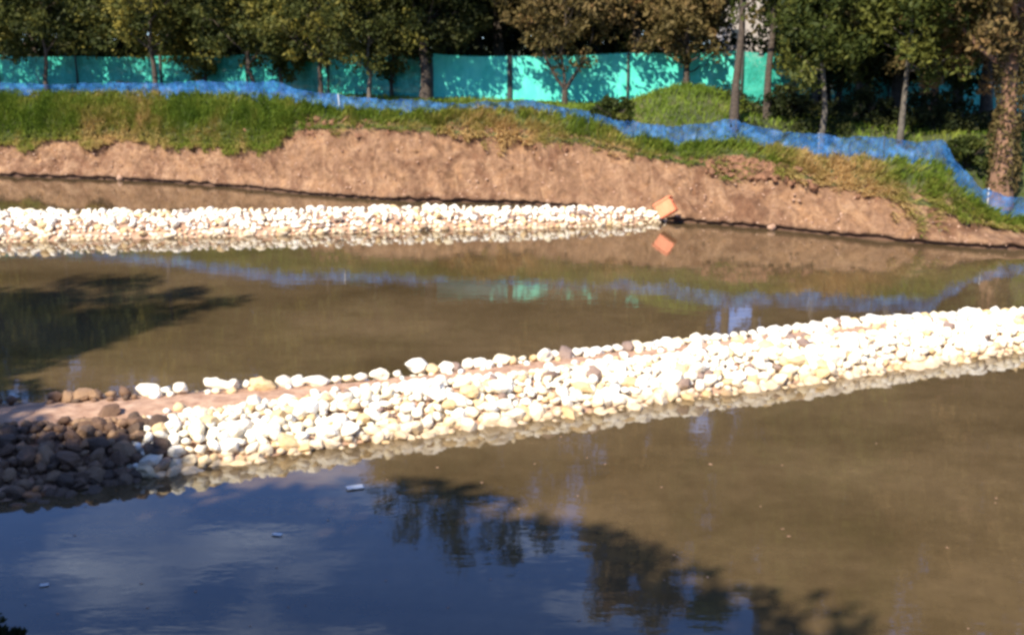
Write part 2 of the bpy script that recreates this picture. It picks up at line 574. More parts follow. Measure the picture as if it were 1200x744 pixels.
def stone_shape(seed, base):
    V, F = base
    rs = np.random.default_rng(seed)
    out = V.copy()
    off = rs.uniform(0, 50, 3)
    for k in range(len(V)):
        p = V[k]
        out[k] = p * (1 + 0.60 * noise.noise(Vector(p * 1.1 + off)) + 0.30 * noise.noise(Vector(p * 2.7 + off)))
    # a few flattened facets, as broken river stone has
    for _ in range(12):
        nrm = rs.normal(size=3); nrm /= np.linalg.norm(nrm)
        d = rs.uniform(0.62, 0.86)
        s = out @ nrm
        over = s > d
        out[over] -= np.outer(s[over] - d, nrm) * 0.85
    return out, F


STONES = []
STONES_LO = []
for k in range(14):
    v, f = stone_shape(k, ICO2)
    STONES.append(np_mesh('stone', v, f, M['stone'], False, {'tint': ('POINT', np.zeros(len(v)))}))
    STONES_LO.append(stone_shape(k + 100, ICO1))


STONES_DARK = []
for m_ in STONES:
    d_ = m_.copy(); d_.materials[0] = M['dark_stone']; STONES_DARK.append(d_)


def rot_np(a, b, c):
    return np.array(Matrix.Rotation(a, 3, 'X') @ Matrix.Rotation(b, 3, 'Y') @ Matrix.Rotation(c, 3, 'Z'))


def joined_stones(name, items, parent):
    V, F, T, off = [], [], [], 0
    for (p, s, e) in items:
        v, f = STONES_LO[random.randrange(len(STONES_LO))]
        w = (v * np.array(s)) @ rot_np(*e).T + np.array(p)
        V.append(w); F.append(f + off); off += len(v)
        T.append(np.full(len(v), random.random()))
    me = np_mesh(name, np.concatenate(V), np.concatenate(F), M['stone'], True, {'tint': ('POINT', np.concatenate(T))})
    return tag(link(name, me, parent), kind='stuff')


def loft(name, sections, mat, parent=None):
    """sections: list of equal-length lists of points"""
    n = len(sections[0])
    V = [p for s in sections for p in s]
    F = [(i * n + j, (i + 1) * n + j, (i + 1) * n + j + 1, i * n + j + 1) for i in range(len(sections) - 1) for j in range(n - 1)]
    return link(name, np_mesh(name, V, np.array(F), mat, True), parent)


def smooth_path(xs, rows, x):
    return float(np.interp(x, xs, rows))


def proj(p):
    d = Vector(p) - Vector((0, 0, CAM_H))
    c, s = math.cos(TH), math.sin(TH)
    depth = d.y * c - d.z * s
    up = d.y * s + d.z * c
    return 600 + FPX * d.x / depth, 372 - FPX * up / depth, depth


# ---- near causeway
NPX = [-250, -120, 0, 100, 180, 300, 400, 520, 650, 800, 900, 1000, 1100, 1200, 1320, 1500]
NFOOT = [622, 604, 588, 572, 555, 537, 522, 504, 488, 467, 453, 440, 425, 411, 396, 378]
NTOPF = [520, 508, 498, 494, 490, 474, 460, 446, 433, 414, 403, 392, 382, 374, 364, 350]
NTOPB = [478, 474, 472, 466, 460, 452, 447, 434, 418, 402, 390, 378, 371, 366, 358, 346]
NZT = [.54, .54, .54, .54, .54, .54, .53, .53, .53, .52, .52, .50, .48, .46, .45, .45]
nf = [at_z(p, y, 0) for p, y in zip(NPX, NFOOT)]
ntf = [at_z(p, y, z) for p, y, z in zip(NPX, NTOPF, NZT)]
ntb = [at_z(p, y, z) for p, y, z in zip(NPX, NTOPB, NZT)]


def lerp_pts(pts, s):
    i = min(int(s), len(pts) - 2)
    return pts[i].lerp(pts[i + 1], s - i)


def face(a, b, k):
    p = a.lerp(b, k)
    if 0 < k < 1: p.z = a.z + (b.z - a.z) * (1 - (1 - k) ** 1.9)
    return p


def sample_line(pts, step):
    """even spacing of the parameter along a polyline"""
    L = [0]
    for a, b in zip(pts, pts[1:]): L.append(L[-1] + (b - a).length)
    n = int(L[-1] / step)
    return [float(np.interp(k * step, L, range(len(pts)))) for k in range(n + 1)]


def s_of_px(px):
    return float(np.interp(px, NPX, range(len(NPX))))


dam = empty('stone_causeway', nf[6])
tag(dam, 'near causeway of pale rounded stones with a trodden earth top crossing the pond', 'causeway', 'stone causeways in the pond')


def child_at(o, root):
    """keep world placement under a moved root"""
    o.matrix_parent_inverse = Matrix.Translation(-Vector(root.location))


secs = []
for s in sample_line(ntf, 0.15):
    a, b, c = lerp_pts(nf, s), lerp_pts(ntf, s), lerp_pts(ntb, s)
    back = c + Vector((0.05, 0.5, -c.z))
    row = []
    for p, k in ((a + Vector((0, -.1, -.5)), 0), (a, 0), (face(a, b, .25) + Vector((0, .05, -.06)), 0), (face(a, b, .6) + Vector((0, .05, -.06)), 1), (b + Vector((0, .08, -.03)), 1),
                 (b.lerp(c, .25), 1), (b.lerp(c, .5), 1), (b.lerp(c, .75), 1), (c + Vector((0, .05, -.04)), 1), (back, 0), (back + Vector((0, .2, -.6)), 0)):
        q = p.copy()
        if k: q.z += 0.035 * fbm(p.x * 2.2, p.y * 2.2) - 0.01
        row.append(q)
    secs.append(row)
core = loft('earth_core', secs, M['dirt'], dam); child_at(core, dam)

cand = []      # (point, scale, euler, importance)
random.seed(11)


def rnd_stone(size):
    a = size * random.uniform(.82, 1.25); b = size * random.uniform(.75, 1.0); c = size * random.uniform(.58, .85)
    return (a, b, c)


def rnd_eul(t=0.5):
    return (random.uniform(-t, t), random.uniform(-t, t), random.uniform(0, 6.28))


# front face: four courses, each a little smaller towards the top
rowsf = [(-.1, .125), (.0, .135), (.10, .13), (.22, .13), (.36, .125), (.51, .12), (.67, .12), (.83, .115), (.97, .11)]
for ri, (k, sz_) in enumerate(rowsf):
    for s in sample_line(nf, sz_ * 1.42):
        s += random.uniform(-.01, .01)
        if s < 0 or s > len(NPX) - 1.01: continue
        a, b = lerp_pts(nf, s), lerp_pts(ntf, s)
        kk = k + random.uniform(-.05, .05)
        p = face(a, b, min(kk, 1.0))
        if kk > 1: p = b.lerp(lerp_pts(ntb, s), random.uniform(.06, .3))
        p.z += 0.0 + random.uniform(-.02, .03)
        p.y += random.uniform(-.05, .05)
        size = sz_ * random.choice((.6, .75, .85, 1.0, 1.0, 1.15, 1.3, 1.55))
        if k >= 1.0 and random.random() < .3: continue
        cand.append((p, rnd_stone(size), rnd_eul(), 'f'))
        for _ in range(2):
            cand.append((face(a, b, min(1, kk + random.uniform(.02, .2))) + Vector((random.uniform(-.14, .14), .07, -.03)), rnd_stone(random.uniform(.05, .10)), rnd_eul(), 'h'))
# back kerb of stones
for s in sample_line(ntb, .21):
    c = lerp_pts(ntb, s)
    px = proj(c)[0]
    if px < 60 and random.random() < .4: continue
    size = random.choice((.11, .13, .145, .16, .18))
    p = c + Vector((0, random.uniform(-.03, .05), .03))
    cand.append((p, rnd_stone(size), rnd_eul(.3), 'b'))
    if random.random() < .6:
        cand.append((c + Vector((random.uniform(-.1, .1), -.17, .0)), rnd_stone(random.choice((.07, .085, .1))), rnd_eul(.3), 'b2'))
    for q in (1, 2):
        p2 = c + Vector((random.uniform(-.1, .1), .16 * q + .03, -.15 * q))
        cand.append((p2, rnd_stone(.13), rnd_eul(), 'h'))
# right part: stones over the top as well
for s in sample_line(ntb, .2):
    b, c = lerp_pts(ntf, s), lerp_pts(ntb, s)
    px = proj(c)[0]
    dens = float(np.interp(px, [620, 800, 930, 1010, 1150], [0, .12, .35, .85, 1.0]))
    for k in (.2, .42, .64, .84):
        if random.random() < dens:
            if 940 < px < 1065 and k in (.42,) and random.random() < .85: continue
            p = b.lerp(c, k + random.uniform(-.08, .08)); p.x += random.uniform(-.08, .08); p.z += .01
            cand.append((p, rnd_stone(random.choice((.08, .10, .12, .14))), rnd_eul(.3), 't'))
# the one large white stone and its neighbours on the back edge
for px, py, sc in ((307, 446, (.26, .15, .15)), (255, 445, (.30, .14, .115)), (212, 450, (.15, .13, .12)), (175, 452, (.25, .15, .13)),
                   (372, 442, (.28, .13, .10)), (445, 434, (.2, .13, .12)), (490, 424, (.24, .15, .15))):
    p = at_z(px, py + 5, .58)
    cand = [c for c in cand if not (c[3] == 'b' and abs(proj(c[0])[0] - px) < 17)]
    cand.append((p, sc, (0.1, 0.1, random.uniform(-.3, .3)), 'k'))


def emit_stones(root, cand, limit):
    vis = []
    for (p, sc, e, t) in cand:
        px, py, dp = proj(p)
        inside = -14 < px < 1214
        size = sum(sc) / 3 / dp
        vis.append((0 if (inside and t != 'h') else 1, -size, (p, sc, e)))
    vis.sort(key=lambda v: (v[0], v[1]))
    solo = [v[2] for v in vis[:limit] if v[0] == 0]
    rest = [v[2] for v in vis[limit:]] + [v[2] for v in vis[:limit] if v[0] == 1]
    base = Vector(root.location)
    for (p, sc, e) in solo:
        px, py, _ = proj(p)
        use_dark = root is dam and random.random() < float(np.interp(px + (py - 520) * .5, [135, 200], [1.0, 0]))  # darker stones towards the left end of the near causeway
        link('stone', random.choice(STONES_DARK if use_dark else STONES), root, p - base, e, sc)
    if rest:
        def in_dark_end(it):
            px, py, _ = proj(it[0])
            return root is dam and px + (py - 520) * .5 < 150
        for name, part, m_ in (('smaller_stones', [i for i in rest if not in_dark_end(i)], M['stone']), ('dark_small_stones', [i for i in rest if in_dark_end(i)], M['dark_stone'])):
            if part:
                o = joined_stones(name, part, root); child_at(o, root)
                o.data.materials[0] = m_
    return len(solo), len(rest)


print('near stones', emit_stones(dam, cand, 300))

# ---- far causeway
far = empty('stone_causeway', at_z(400, 272, 0))
tag(far, 'far low causeway of whitish stones ending in the pond before the earth bank', 'causeway', 'stone causeways in the pond')
FPXS = [-220, -100, 0, 100, 200, 300, 400, 500, 600, 700, 745, 768]
FFT = [290, 287, 284, 281, 279, 276, 273, 270, 268, 265, 263, 260]
FTB = [249, 248, 248, 248, 248, 247, 246, 244, 244, 245, 247, 252]
FZ = [.42, .42, .42, .42, .42, .42, .42, .42, .40, .36, .32, .18]
ff = [at_z(p, y, 0) for p, y in zip(FPXS, FFT)]
fb = [at_z(p, y, z) for p, y, z in zip(FPXS, FTB, FZ)]
ft = []
for a, c, z in zip(ff, fb, FZ):
    t = a + Vector((0, .45, z)); t.y = min(t.y, max(c.y, a.y + .3)); ft.append(t)
for i in range(len(fb)):
    if fb[i].y < ft[i].y + .3: fb[i].y = ft[i].y + .3
secs = []
for s in sample_line(ff, .3):
    a, b, c = lerp_pts(ff, s), lerp_pts(ft, s), lerp_pts(fb, s)
    secs.append([a + Vector((0, 0, -.5)), a, b + Vector((0, .05, -.06)), b.lerp(c, .5) + Vector((0, 0, -.05 + .04 * fbm(a.x, 3))), c + Vector((0, 0, -.06)),
                 c + Vector((0, .5, -c.z)), c + Vector((0, .6, -c.z - .5))])
a0 = secs[-1]
mid = sum((p for p in a0), Vector()) / len(a0)
secs.append([p.lerp(mid, .9) + Vector((.35, 0, -.2)) for p in a0])
core2 = loft('earth_core', secs, M['dirt'], far); child_at(core2, far)
cand = []
for k, step in ((-.25, .22), (-.02, .2), (.22, .21), (.5, .21), (.78, .21)):
    for s in sample_line(ff, step):
        a, b = lerp_pts(ff, s), lerp_pts(ft, s)
        p = a.lerp(b, k + random.uniform(-.08, .08)) + Vector((random.uniform(-.05, .05), random.uniform(-.05, .05), random.uniform(-.01, .03)))
        if random.random() < .04: continue
        cand.append((p, rnd_stone(random.choice((.07, .09, .11, .13, .17))), rnd_eul(), 'f'))
for s in sample_line(ft, .22):
    b, c = lerp_pts(ft, s), lerp_pts(fb, s)
    w = (c - b).length
    n = max(1, int(w / .34))
    for i in range(n + 1):
        p = b.lerp(c, (i + random.uniform(-.3, .3)) / max(1, n)) + Vector((random.uniform(-.08, .08), 0, .03))
        cand.append((p, rnd_stone(random.choice((.08, .10, .13, .17))), rnd_eul(.4), 't' if i < n else 'k'))
for k in range(26):   # rounded end
    a = random.uniform(-1.4, 1.4)
    e0 = ff[-1].lerp(fb[-1], .5)
    p = Vector((e0.x + .35 * math.cos(a) * random.random(), e0.y + .55 * math.sin(a), random.uniform(0, .2)))
    cand.append((p, rnd_stone(.13), rnd_eul(), 'f'))
random.shuffle(cand)
print('far stones', emit_stones(far, cand, 300))


# ------------------------------------------------------------------ trees
def frame(d):
    d = d / np.linalg.norm(d)
    a = np.array([0, 0, 1.0]) if abs(d[2]) < .9 else np.array([1.0, 0, 0])
    u = np.cross(d, a); u /= np.linalg.norm(u)
    return u, np.cross(d, u)


def tube(V, F, pts, rad, sides=7):
    base = len(V)
    for i, p in enumerate(pts):
        d = pts[min(i + 1, len(pts) - 1)] - pts[max(i - 1, 0)]
        u, w = frame(d)
        for k in range(sides):
            a = 2 * math.pi * k / sides
            V.append(p + rad[i] * (math.cos(a) * u + math.sin(a) * w))
    for i in range(len(pts) - 1):
        for k in range(sides):
            a = base + i * sides + k; b = base + i * sides + (k + 1) % sides
            F.append((a, b, b + sides, a + sides))


def leaf_cloud(rs, centers, radii, per, size, droop=0.0, flat=.75):
    n = len(centers) * per
    C = np.repeat(np.array(centers), per, 0)
    rr = np.repeat(np.array(radii), per)[:, None]
    d = rs.normal(size=(n, 3)); d /= np.linalg.norm(d, axis=1)[:, None]
    q = rs.uniform(0.15, 1, (n, 1)) ** 0.5
    P = C + d * q * rr * np.array([1, 1, flat])
    P[:, 2] -= droop * rs.uniform(0, 1, n) ** 2
    u = rs.normal(size=(n, 3)); u /= np.linalg.norm(u, axis=1)[:, None]
    w = np.cross(u, rs.normal(size=(n, 3))); w /= np.linalg.norm(w, axis=1)[:, None]
    s = size * rs.uniform(.6, 1.3, (n, 1))
    V = np.stack([P - u * s, P + w * s * .45, P + u * s, P - w * s * .45], 1).reshape(-1, 3)
    F = np.arange(4 * n).reshape(-1, 4)
    ct = rs.uniform(0, 1, len(centers))
    T = np.clip(np.repeat(ct, per) * .7 + rs.uniform(0, .35, n), 0, 1)
    return V, F, T


def make_tree(seed, H, base, r, bark, leaf, style='round', trunk_r=.14, clumps=130, per=60, size=.13, lean=0.0, fork=None):
    rs = np.random.default_rng(seed)
    V, F, ends = [], [], []
    top = H * (.72 if style == 'round' else .97)
    npt = 9
    wob = rs.normal(size=(npt, 2)) * (.05 if style == 'round' else .028) * H / 8
    wob[0] = 0
    pts = [np.array([lean * (i / (npt - 1)) * H + wob[i, 0] * i ** .5, wob[i, 1] * i ** .5, top * i / (npt - 1)]) for i in range(npt)]
    pts[0][2] = -.3
    if fork:
        kf = max(1, int(fork / top * (npt - 1)))
        tube(V, F, pts[:kf + 1], [trunk_r * (1.35 if i == 0 else 1.0) * (1 - .25 * i / npt) for i in range(kf + 1)], 8)
        p0 = pts[kf]
        for sgn in (-1, 1):
            q = [p0, p0 + np.array([sgn * .35, .1, .45]), p0 + np.array([sgn * .9, .15 * sgn, 1.3]), p0 + np.array([sgn * 1.3, .2, 2.4]), p0 + np.array([sgn * 1.6, .1, top - p0[2]])]
            tube(V, F, q, [trunk_r * .7, trunk_r * .62, trunk_r * .5, trunk_r * .35, .02], 7)
        tube(V, F, pts[kf:], [trunk_r * .6 * (1 - .9 * i / (npt - kf)) for i in range(npt - kf)], 6)
    else:
        tube(V, F, pts, [trunk_r * (1.4 if i == 0 else 1) * (1 - .85 * i / (npt - 1)) for i in range(npt)], 8)
    nl = 16 if style == 'round' else 26
    for k in range(nl):
        f = rs.uniform(0, 1)
        z0 = base * .85 + (top - base * .85) * f
        t = z0 / top * (npt - 1)
        i = min(int(t), npt - 2)
        p = pts[i] * (1 - (t - i)) + pts[i + 1] * (t - i)
        a = k * 2.4 + rs.uniform(-.4, .4)
        if style == 'round':
            ln = r * rs.uniform(.55, .9) * (1 - .45 * f)
            up = rs.uniform(.5, 1.0)
        else:
            ln = r * rs.uniform(.5, 1.0) * (1 - .5 * f)
            up = rs.uniform(.1, .7)
        d = np.array([math.cos(a), math.sin(a), up])
        q = [p, p + d * ln * .35, p + d * ln * .7 + np.array([0, 0, .1 * ln]), p + d * ln * np.array([1, 1, .85])]
        tube(V, F, q, [trunk_r * .36, trunk_r * .26, trunk_r * .16, .012], 5)
        ends.append(q[3]); ends.append(q[2])
    cs, rd = [], []
    zc = (base + H) / 2; hz_ = (H - base) / 2
    n0 = 0
    while n0 < clumps:
        d = rs.normal(size=3); d /= np.linalg.norm(d)
        q = rs.uniform(.25, 1) ** .6
        p = d * q
        if style == 'round':
            c = np.array([p[0] * r, p[1] * r, zc + p[2] * hz_])
            lump = noise.noise(Vector(c * .55 + seed * 7.1))
            if lump < -.05 and rs.random() < .88: continue
            c[:2] *= 1 + .25 * lump
        else:
            zf = (p[2] + 1) / 2
            wz = r * (1 - .55 * zf) * (.55 + .45 * math.sin(zf * 9 + seed))
            c = np.array([d[0] * q * wz * 1.2, d[1] * q * wz * 1.2, base + zf * (H - base)])
            if noise.noise(Vector(c * .6 + seed * 3.3)) < -.12 and rs.random() < .85: continue
        t = min(max(c[2], 0) / top * (npt - 1), npt - 1.001); i = int(t)
        ax = pts[i] * (1 - (t - i)) + pts[i + 1] * (t - i)
        c[0] += ax[0]; c[1] += ax[1]
        cs.append(c); rd.append(r * rs.uniform(.13, .27)); n0 += 1
    for e in ends:
        cs.append(e); rd.append(r * .2)
    LV, LF, T = leaf_cloud(rs, cs, rd, per, size, droop=.0 if style == 'round' else .45, flat=.8)
    tm = np_mesh('trunk', np.array(V), np.array(F), bark, True)
    cm = np_mesh('crown', LV, LF, leaf, False, {'tint': ('FACE', T)})
    return tm, cm


TREES = {
    'round1': make_tree(1, 8.3, 1.35, 3.2, M['bark_dark'], M['leaf_olive'], trunk_r=.13, clumps=135, per=60),
    'round2': make_tree(2, 7.8, 1.25, 3.1, M['bark_dark'], M['leaf_olive'], trunk_r=.12, clumps=130, per=60),
    'fork': make_tree(3, 8.2, 1.75, 3.0, M['bark_dark'], M['leaf_brown'], trunk_r=.13, clumps=120, per=60, fork=1.0),
    'dark': make_tree(4, 11.0, 1.7, 3.4, M['bark_dark'], M['leaf_dark'], trunk_r=.24, clumps=210, per=70),
    'tall1': make_tree(5, 14.0, 1.6, 2.6, M['bark_dark'], M['leaf_green'], 'tall', .17, 300, 60, .12, .01),
    'tall2': make_tree(6, 13.0, 1.9, 2.2, M['bark_pale'], M['leaf_green'], 'tall', .10, 170, 60, .12, -.006),
    'tall3': make_tree(7, 14.5, 1.8, 2.5, M['bark_dark'], M['leaf_brown'], 'tall', .15, 270, 60, .13, .0),
    'back1': make_tree(8, 11.5, .6, 3.9, M['bark_dark'], M['leaf_dark'], trunk_r=.22, clumps=220, per=60, size=.17),
    'back2': make_tree(9, 10.5, .4, 3.6, M['bark_dark'], M['leaf_olive'], trunk_r=.2, clumps=200, per=60, size=.16),
    'low_dark': make_tree(13, 11.0, .5, 2.9, M['bark_dark'], M['leaf_dark'], trunk_r=.16, clumps=200, per=60, size=.14),
    'giant': make_tree(14, 17.5, 3.2, 3.0, M['bark_dark'], M['leaf_brown'], 'tall', .2, 330, 60, .15),
    'low_olive': make_tree(15, 8.0, .5, 2.3, M['bark_dark'], M['leaf_olive'], trunk_r=.10, clumps=110, per=60),
    'high': make_tree(16, 14.0, 4.1, 2.2, M['bark_dark'], M['leaf_green'], 'tall', .15, 190, 60, .12, .005),
    'shade': make_tree(12, 11.5, .8, 3.9, M['bark_dark'], M['leaf_dark'], trunk_r=.22, clumps=330, per=60, size=.2),
    'ivy': make_tree(10, 15.0, 4.2, 3.2, M['bark_brown'], M['leaf_brown'], trunk_r=.34, clumps=200, per=60, size=.13),
}


def ground_pt(px, Y):
    p = at_y(px, 60, Y)
    return Vector((p.x, Y, terrain_z(p.x, Y)))


def tree(kind, name, label, p, sc=1.0, rz=None, group=None, cat='tree', tall=1.0):
    root = empty(name, p, random.uniform(0, 6.28) if rz is None else rz)
    root.scale = (sc, sc, sc * tall)
    tm, cm = TREES[kind]
    link('trunk', tm, root)
    link('crown', cm, root)
    return tag(root, label, cat, group)


random.seed(5)
G1 = 'trees standing between the blue net and the teal screen'
tree('round1', 'broadleaf_tree', 'dark olive tree at the picture\'s far left edge before the teal screen', ground_pt(-35, 56), 1.0, group=G1)
tree('round2', 'broadleaf_tree', 'olive tree with a short bent trunk, second along the screen from the left edge', ground_pt(52, 56), 1.0, group=G1)
tree('round1', 'broadleaf_tree', 'yellow-green topped olive tree with one straight dark trunk over the blue net', ground_pt(178, 54.6), 1.02, 1.0, G1)
tree('round2', 'broadleaf_tree', 'olive tree with a thin trunk where the blue net starts to dip', ground_pt(292, 52.8), .95, 2.0, G1)
tree('round1', 'broadleaf_tree', 'olive tree with yellowish leaves and dark trunk just past the dip of the net', ground_pt(375, 49.8), .92, 3.7, G1)
TREES['pale_round'] = (TREES['round2'][0].copy(), TREES['round2'][1])
TREES['pale_round'][0].materials[0] = M['bark_pale']
tree('pale_round', 'broadleaf_tree', 'small olive tree with a pale grey trunk beside the dark heavy tree', ground_pt(431, 48.5), .85, .4, G1)
tree('dark', 'broadleaf_tree', 'tall almost black tree with a thick trunk where the bright teal screen begins', ground_pt(497, 49.0), 1.0, group=G1)
tree('fork', 'broadleaf_tree', 'brownish tree whose dark trunk forks low in front of the bright teal screen', ground_pt(662, 48.4), .92, 0.15, G1)
tree('tall3', 'slender_tree', 'tall brown-leaved tree over the end of the bright teal screen', ground_pt(806, 48.8), .95, group=G1)
G2 = 'tall slender trees in the shade behind the net'
tree('high', 'slender_tree', 'tall dark-trunked tree beside the bright grass mound', ground_pt(864, 40.6), 1.0, .5, G2)
tree('high', 'slender_tree', 'thin dark tree seen against the last lit patch of teal screen', ground_pt(903, 41.5), .9, 1.2, G2)
tree('tall2', 'slender_tree', 'slender tree with a pale streaked trunk directly behind a kink of the blue net', ground_pt(968, 38.5), .95, 2.2, G2)
tree('tall2', 'slender_tree', 'slender tree with a straight pale trunk in the darkest shade', ground_pt(1063, 38.2), 1.0, 4.1, G2)
tree('tall3', 'slender_tree', 'reddish-brown leaved tree behind the straight pale trunk', ground_pt(1100, 42), .9, 3.0, G2)
tree('tall1', 'slender_tree', 'leafy green tree filling the gap before the ivy-covered trunk', ground_pt(1130, 44.5), .85, 3.0, G2)
tree('tall1', 'slender_tree', 'leafy dark green tree deep in the shade between two slender trees', ground_pt(1010, 45.5), .95, 5.0, G2)
ivy_root = tree('ivy', 'broadleaf_tree', 'big tree with a thick brown ivy-covered trunk at the low end of the net', ground_pt(1190, 36.0), 1.0, .9, None)
tree('tall3', 'slender_tree', 'tall brown-leaved tree standing behind the thick ivy-covered trunk', ground_pt(1235, 39.5), 1.0, 2.0, G2)

tree('dark', 'broadleaf_tree', 'tall dark tree rising behind the screen between the heavy dark tree and the forked tree', at_y(585, 108, 53.0), 1.3, 1.1, G1, tall=1.12)
tree('dark', 'broadleaf_tree', 'very tall dark tree rising behind the edge where the bright teal screen begins', at_y(500, 108, 54.5), 1.25, 2.4, G1, tall=1.15)
tree('dark', 'broadleaf_tree', 'tall dark tree rising behind the forked brownish tree', at_y(655, 108, 54.0), 1.15, 4.0, G1, tall=1.1)
tree('giant', 'slender_tree', 'very tall tree whose dark column is mirrored low in the foreground water', at_y(742, 108, 53.0), 1.12, 1.1, G2)
tree('giant', 'slender_tree', 'very tall olive-brown tree rising behind the screen past the grass mound', at_y(796, 108, 53.0), 1.14, 2.1, G2)
tree('giant', 'slender_tree', 'very tall brown-leaved tree standing in the shade behind the slender trunks', ground_pt(960, 47), 1.1, 3.3, G2)
tree('giant', 'slender_tree', 'very tall tree towering over the ivy-covered trunk', ground_pt(1165, 44), 1.05, 5.3, G2)
tree('giant', 'slender_tree', 'very tall tree rising from the shade between the pale trunks', ground_pt(1055, 46), 1.15, .3, G2)
tree('giant', 'slender_tree', 'very tall tree rising over the last lit patch of the teal screen', ground_pt(972, 48), 1.1, 4.3, G2)
tree('low_olive', 'broadleaf_tree', 'low-hanging olive tree covering the teal screen between two thin trunks', ground_pt(238, 56.3), .9, .2, G1)
tree('low_olive', 'broadleaf_tree', 'low-hanging olive tree covering the teal screen above the dip of the net', ground_pt(328, 54.0), 1.0, 2.7, G1)
tree('low_olive', 'broadleaf_tree', 'low-hanging olive tree beside the pale grey trunk, darkening the screen', ground_pt(458, 51.2), .9, 4.4, G1)
G5 = 'low-branched dark trees before the shaded end of the screen'
tree('low_dark', 'broadleaf_tree', 'low-branched dark tree hiding the screen beside the pale streaked trunk', ground_pt(962, 47), .9, .3, G5)
tree('low_dark', 'broadleaf_tree', 'low-branched dark tree between the two pale slender trunks', ground_pt(1022, 46), 1.0, 1.9, G5)
tree('low_dark', 'broadleaf_tree', 'low-branched dark tree just past the straight pale trunk', ground_pt(1090, 46), 1.0, 3.2, G5)
tree('low_dark', 'broadleaf_tree', 'low-branched dark tree beside the thick ivy-covered trunk', ground_pt(1160, 45), 1.0, 4.4, G5)

tree('low_dark', 'broadleaf_tree', 'low-branched dark tree closing the screen behind the pale streaked trunk', ground_pt(985, 48), .9, 5.3, G5)
tree('low_dark', 'broadleaf_tree', 'low-branched dark tree closing the screen behind the straight pale trunk', ground_pt(1060, 48), .95, 2.3, G5)
tree('low_dark', 'broadleaf_tree', 'low-branched dark tree at the bushes before the ivy-covered trunk', ground_pt(1125, 48), .95, 1.3, G5)

# ivy sleeve on the thick trunk
rs = np.random.default_rng(33)
n = 2600
zz = rs.uniform(.3, 6, n); aa = rs.uniform(0, 6.28, n); rr = .36 + rs.uniform(0, .22, n) * (.6 + .4 * np.sin(zz * 3 + aa))
P = np.stack([rr * np.cos(aa), rr * np.sin(aa), zz], 1)
LV, LF, T = leaf_cloud(rs, P, np.full(n, .05), 1, .085)
link('ivy', np_mesh('ivy', LV, LF, M['leaf_brown'], False, {'tint': ('FACE', T)}), ivy_root)

G3 = 'trees of the dark wood behind the teal screen'
names = ['first', 'second', 'third', 'fourth', 'fifth', 'sixth', 'seventh', 'eighth', 'ninth', 'tenth', 'eleventh', 'twelfth', 'thirteenth', 'fourteenth',
         'fifteenth', 'sixteenth', 'seventeenth', 'eighteenth']
pxs = [-190, -110, -30, 45, 120, 195, 270, 345, 420, 495, 565, 640, 715, 776, 992, 1040, 1095, 1160, 1240, 1330]
for i, px in enumerate(pxs):
    Y = 64 + (i * 37 % 5) * .9 - max(0, px - 500) * .006
    kind = ('back1', 'back2', 'back1', 'back1')[i % 4]
    p = at_y(px, 60, Y); p.z = 3.4
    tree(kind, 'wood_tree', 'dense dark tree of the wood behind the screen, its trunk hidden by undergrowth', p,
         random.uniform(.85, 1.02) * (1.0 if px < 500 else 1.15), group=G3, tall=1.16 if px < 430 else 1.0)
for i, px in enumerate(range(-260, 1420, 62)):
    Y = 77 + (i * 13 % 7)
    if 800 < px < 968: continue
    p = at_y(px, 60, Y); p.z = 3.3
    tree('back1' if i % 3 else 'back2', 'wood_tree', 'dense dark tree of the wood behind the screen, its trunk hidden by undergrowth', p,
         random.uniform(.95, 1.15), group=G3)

# trees on the near bank behind the camera: their shade lies on the near water
G4 = 'shade trees on the near bank beside the viewer'
near = [(-23.5, 6.0, 'shade', 1.05), (-20.3, 4.9, 'shade', 1.05), (-16.9, 4.1, 'shade', 1.03), (-19, -.5, 'shade', 1.0), (-15.6, .2, 'shade', 1.0), (-13.2, -1.4, 'shade', 1.0), (-10.6, -1.6, 'shade', 1.05),
        (-8.3, -2.4, 'shade', 1.0), (-6.2, -4.2, 'shade', .95), (-15.5, -5.0, 'shade', 1.0), (-11.5, -6.0, 'shade', 1.0), (-6.5, -1.6, 'round1', 1.17), (-19.6, 6.9, 'giant', 1.12), (-23.0, 7.4, 'giant', 1.2)]
for i, (x, y, k, s) in enumerate(near):
    tree(k, 'shade_tree', 'leafy tree on the near bank whose shadow falls on the foreground water', Vector((x, y, 4.2 if y < 1.5 else 4.2 - (y - 1.5) * .52)), s, group=G4)


# ------------------------------------------------------------------ grass
def blades(name, pts, length, dirs, dry, width=.022, label=None, cat='grass'):
    n = len(pts)
    rs = np.random.default_rng(len(pts))
    P = np.array(pts); L = np.array(length)[:, None]; D = np.array(dirs)
    a = rs.uniform(0, 6.28, n)
    W = np.stack([np.cos(a), np.sin(a), np.zeros(n)], 1) * width
    m = P + D * L * .5 + np.array([0, 0, 1]) * L * .12
    t = P + D * L * 1.0 - np.array([0, 0, 1]) * L * .12
    V = np.stack([P - W, P + W, m + W * .8, m - W * .8, t], 1).reshape(-1, 3)
    b = np.arange(n)[:, None] * 5
    Q = b + np.array([[0, 1, 2, 3]]); Tt = b + np.array([[3, 2, 4]])
    tint = np.concatenate([dry, dry])
    me = np_mesh(name, V, [Q, Tt], M['grass'], False, {'tint': ('FACE', tint)})
    return tag(link(name, me), label, cat, kind='stuff')


random.seed(21)


def dryness(px, k):
    """k 0 at the bare soil edge, 1 at the net: straw patches hang over the edge"""
    d = .10
    for c, w, a in ((90, 38, .55), (150, 30, .55), (235, 14, .4), (560, 55, .55), (630, 50, .6), (735, 40, .35), (1000, 50, .75), (1055, 45, .55), (960, 30, .4)):
        d += a * math.exp(-((px - c) / w) ** 2)
    d += .35 * (1 - k) ** 2
    return d


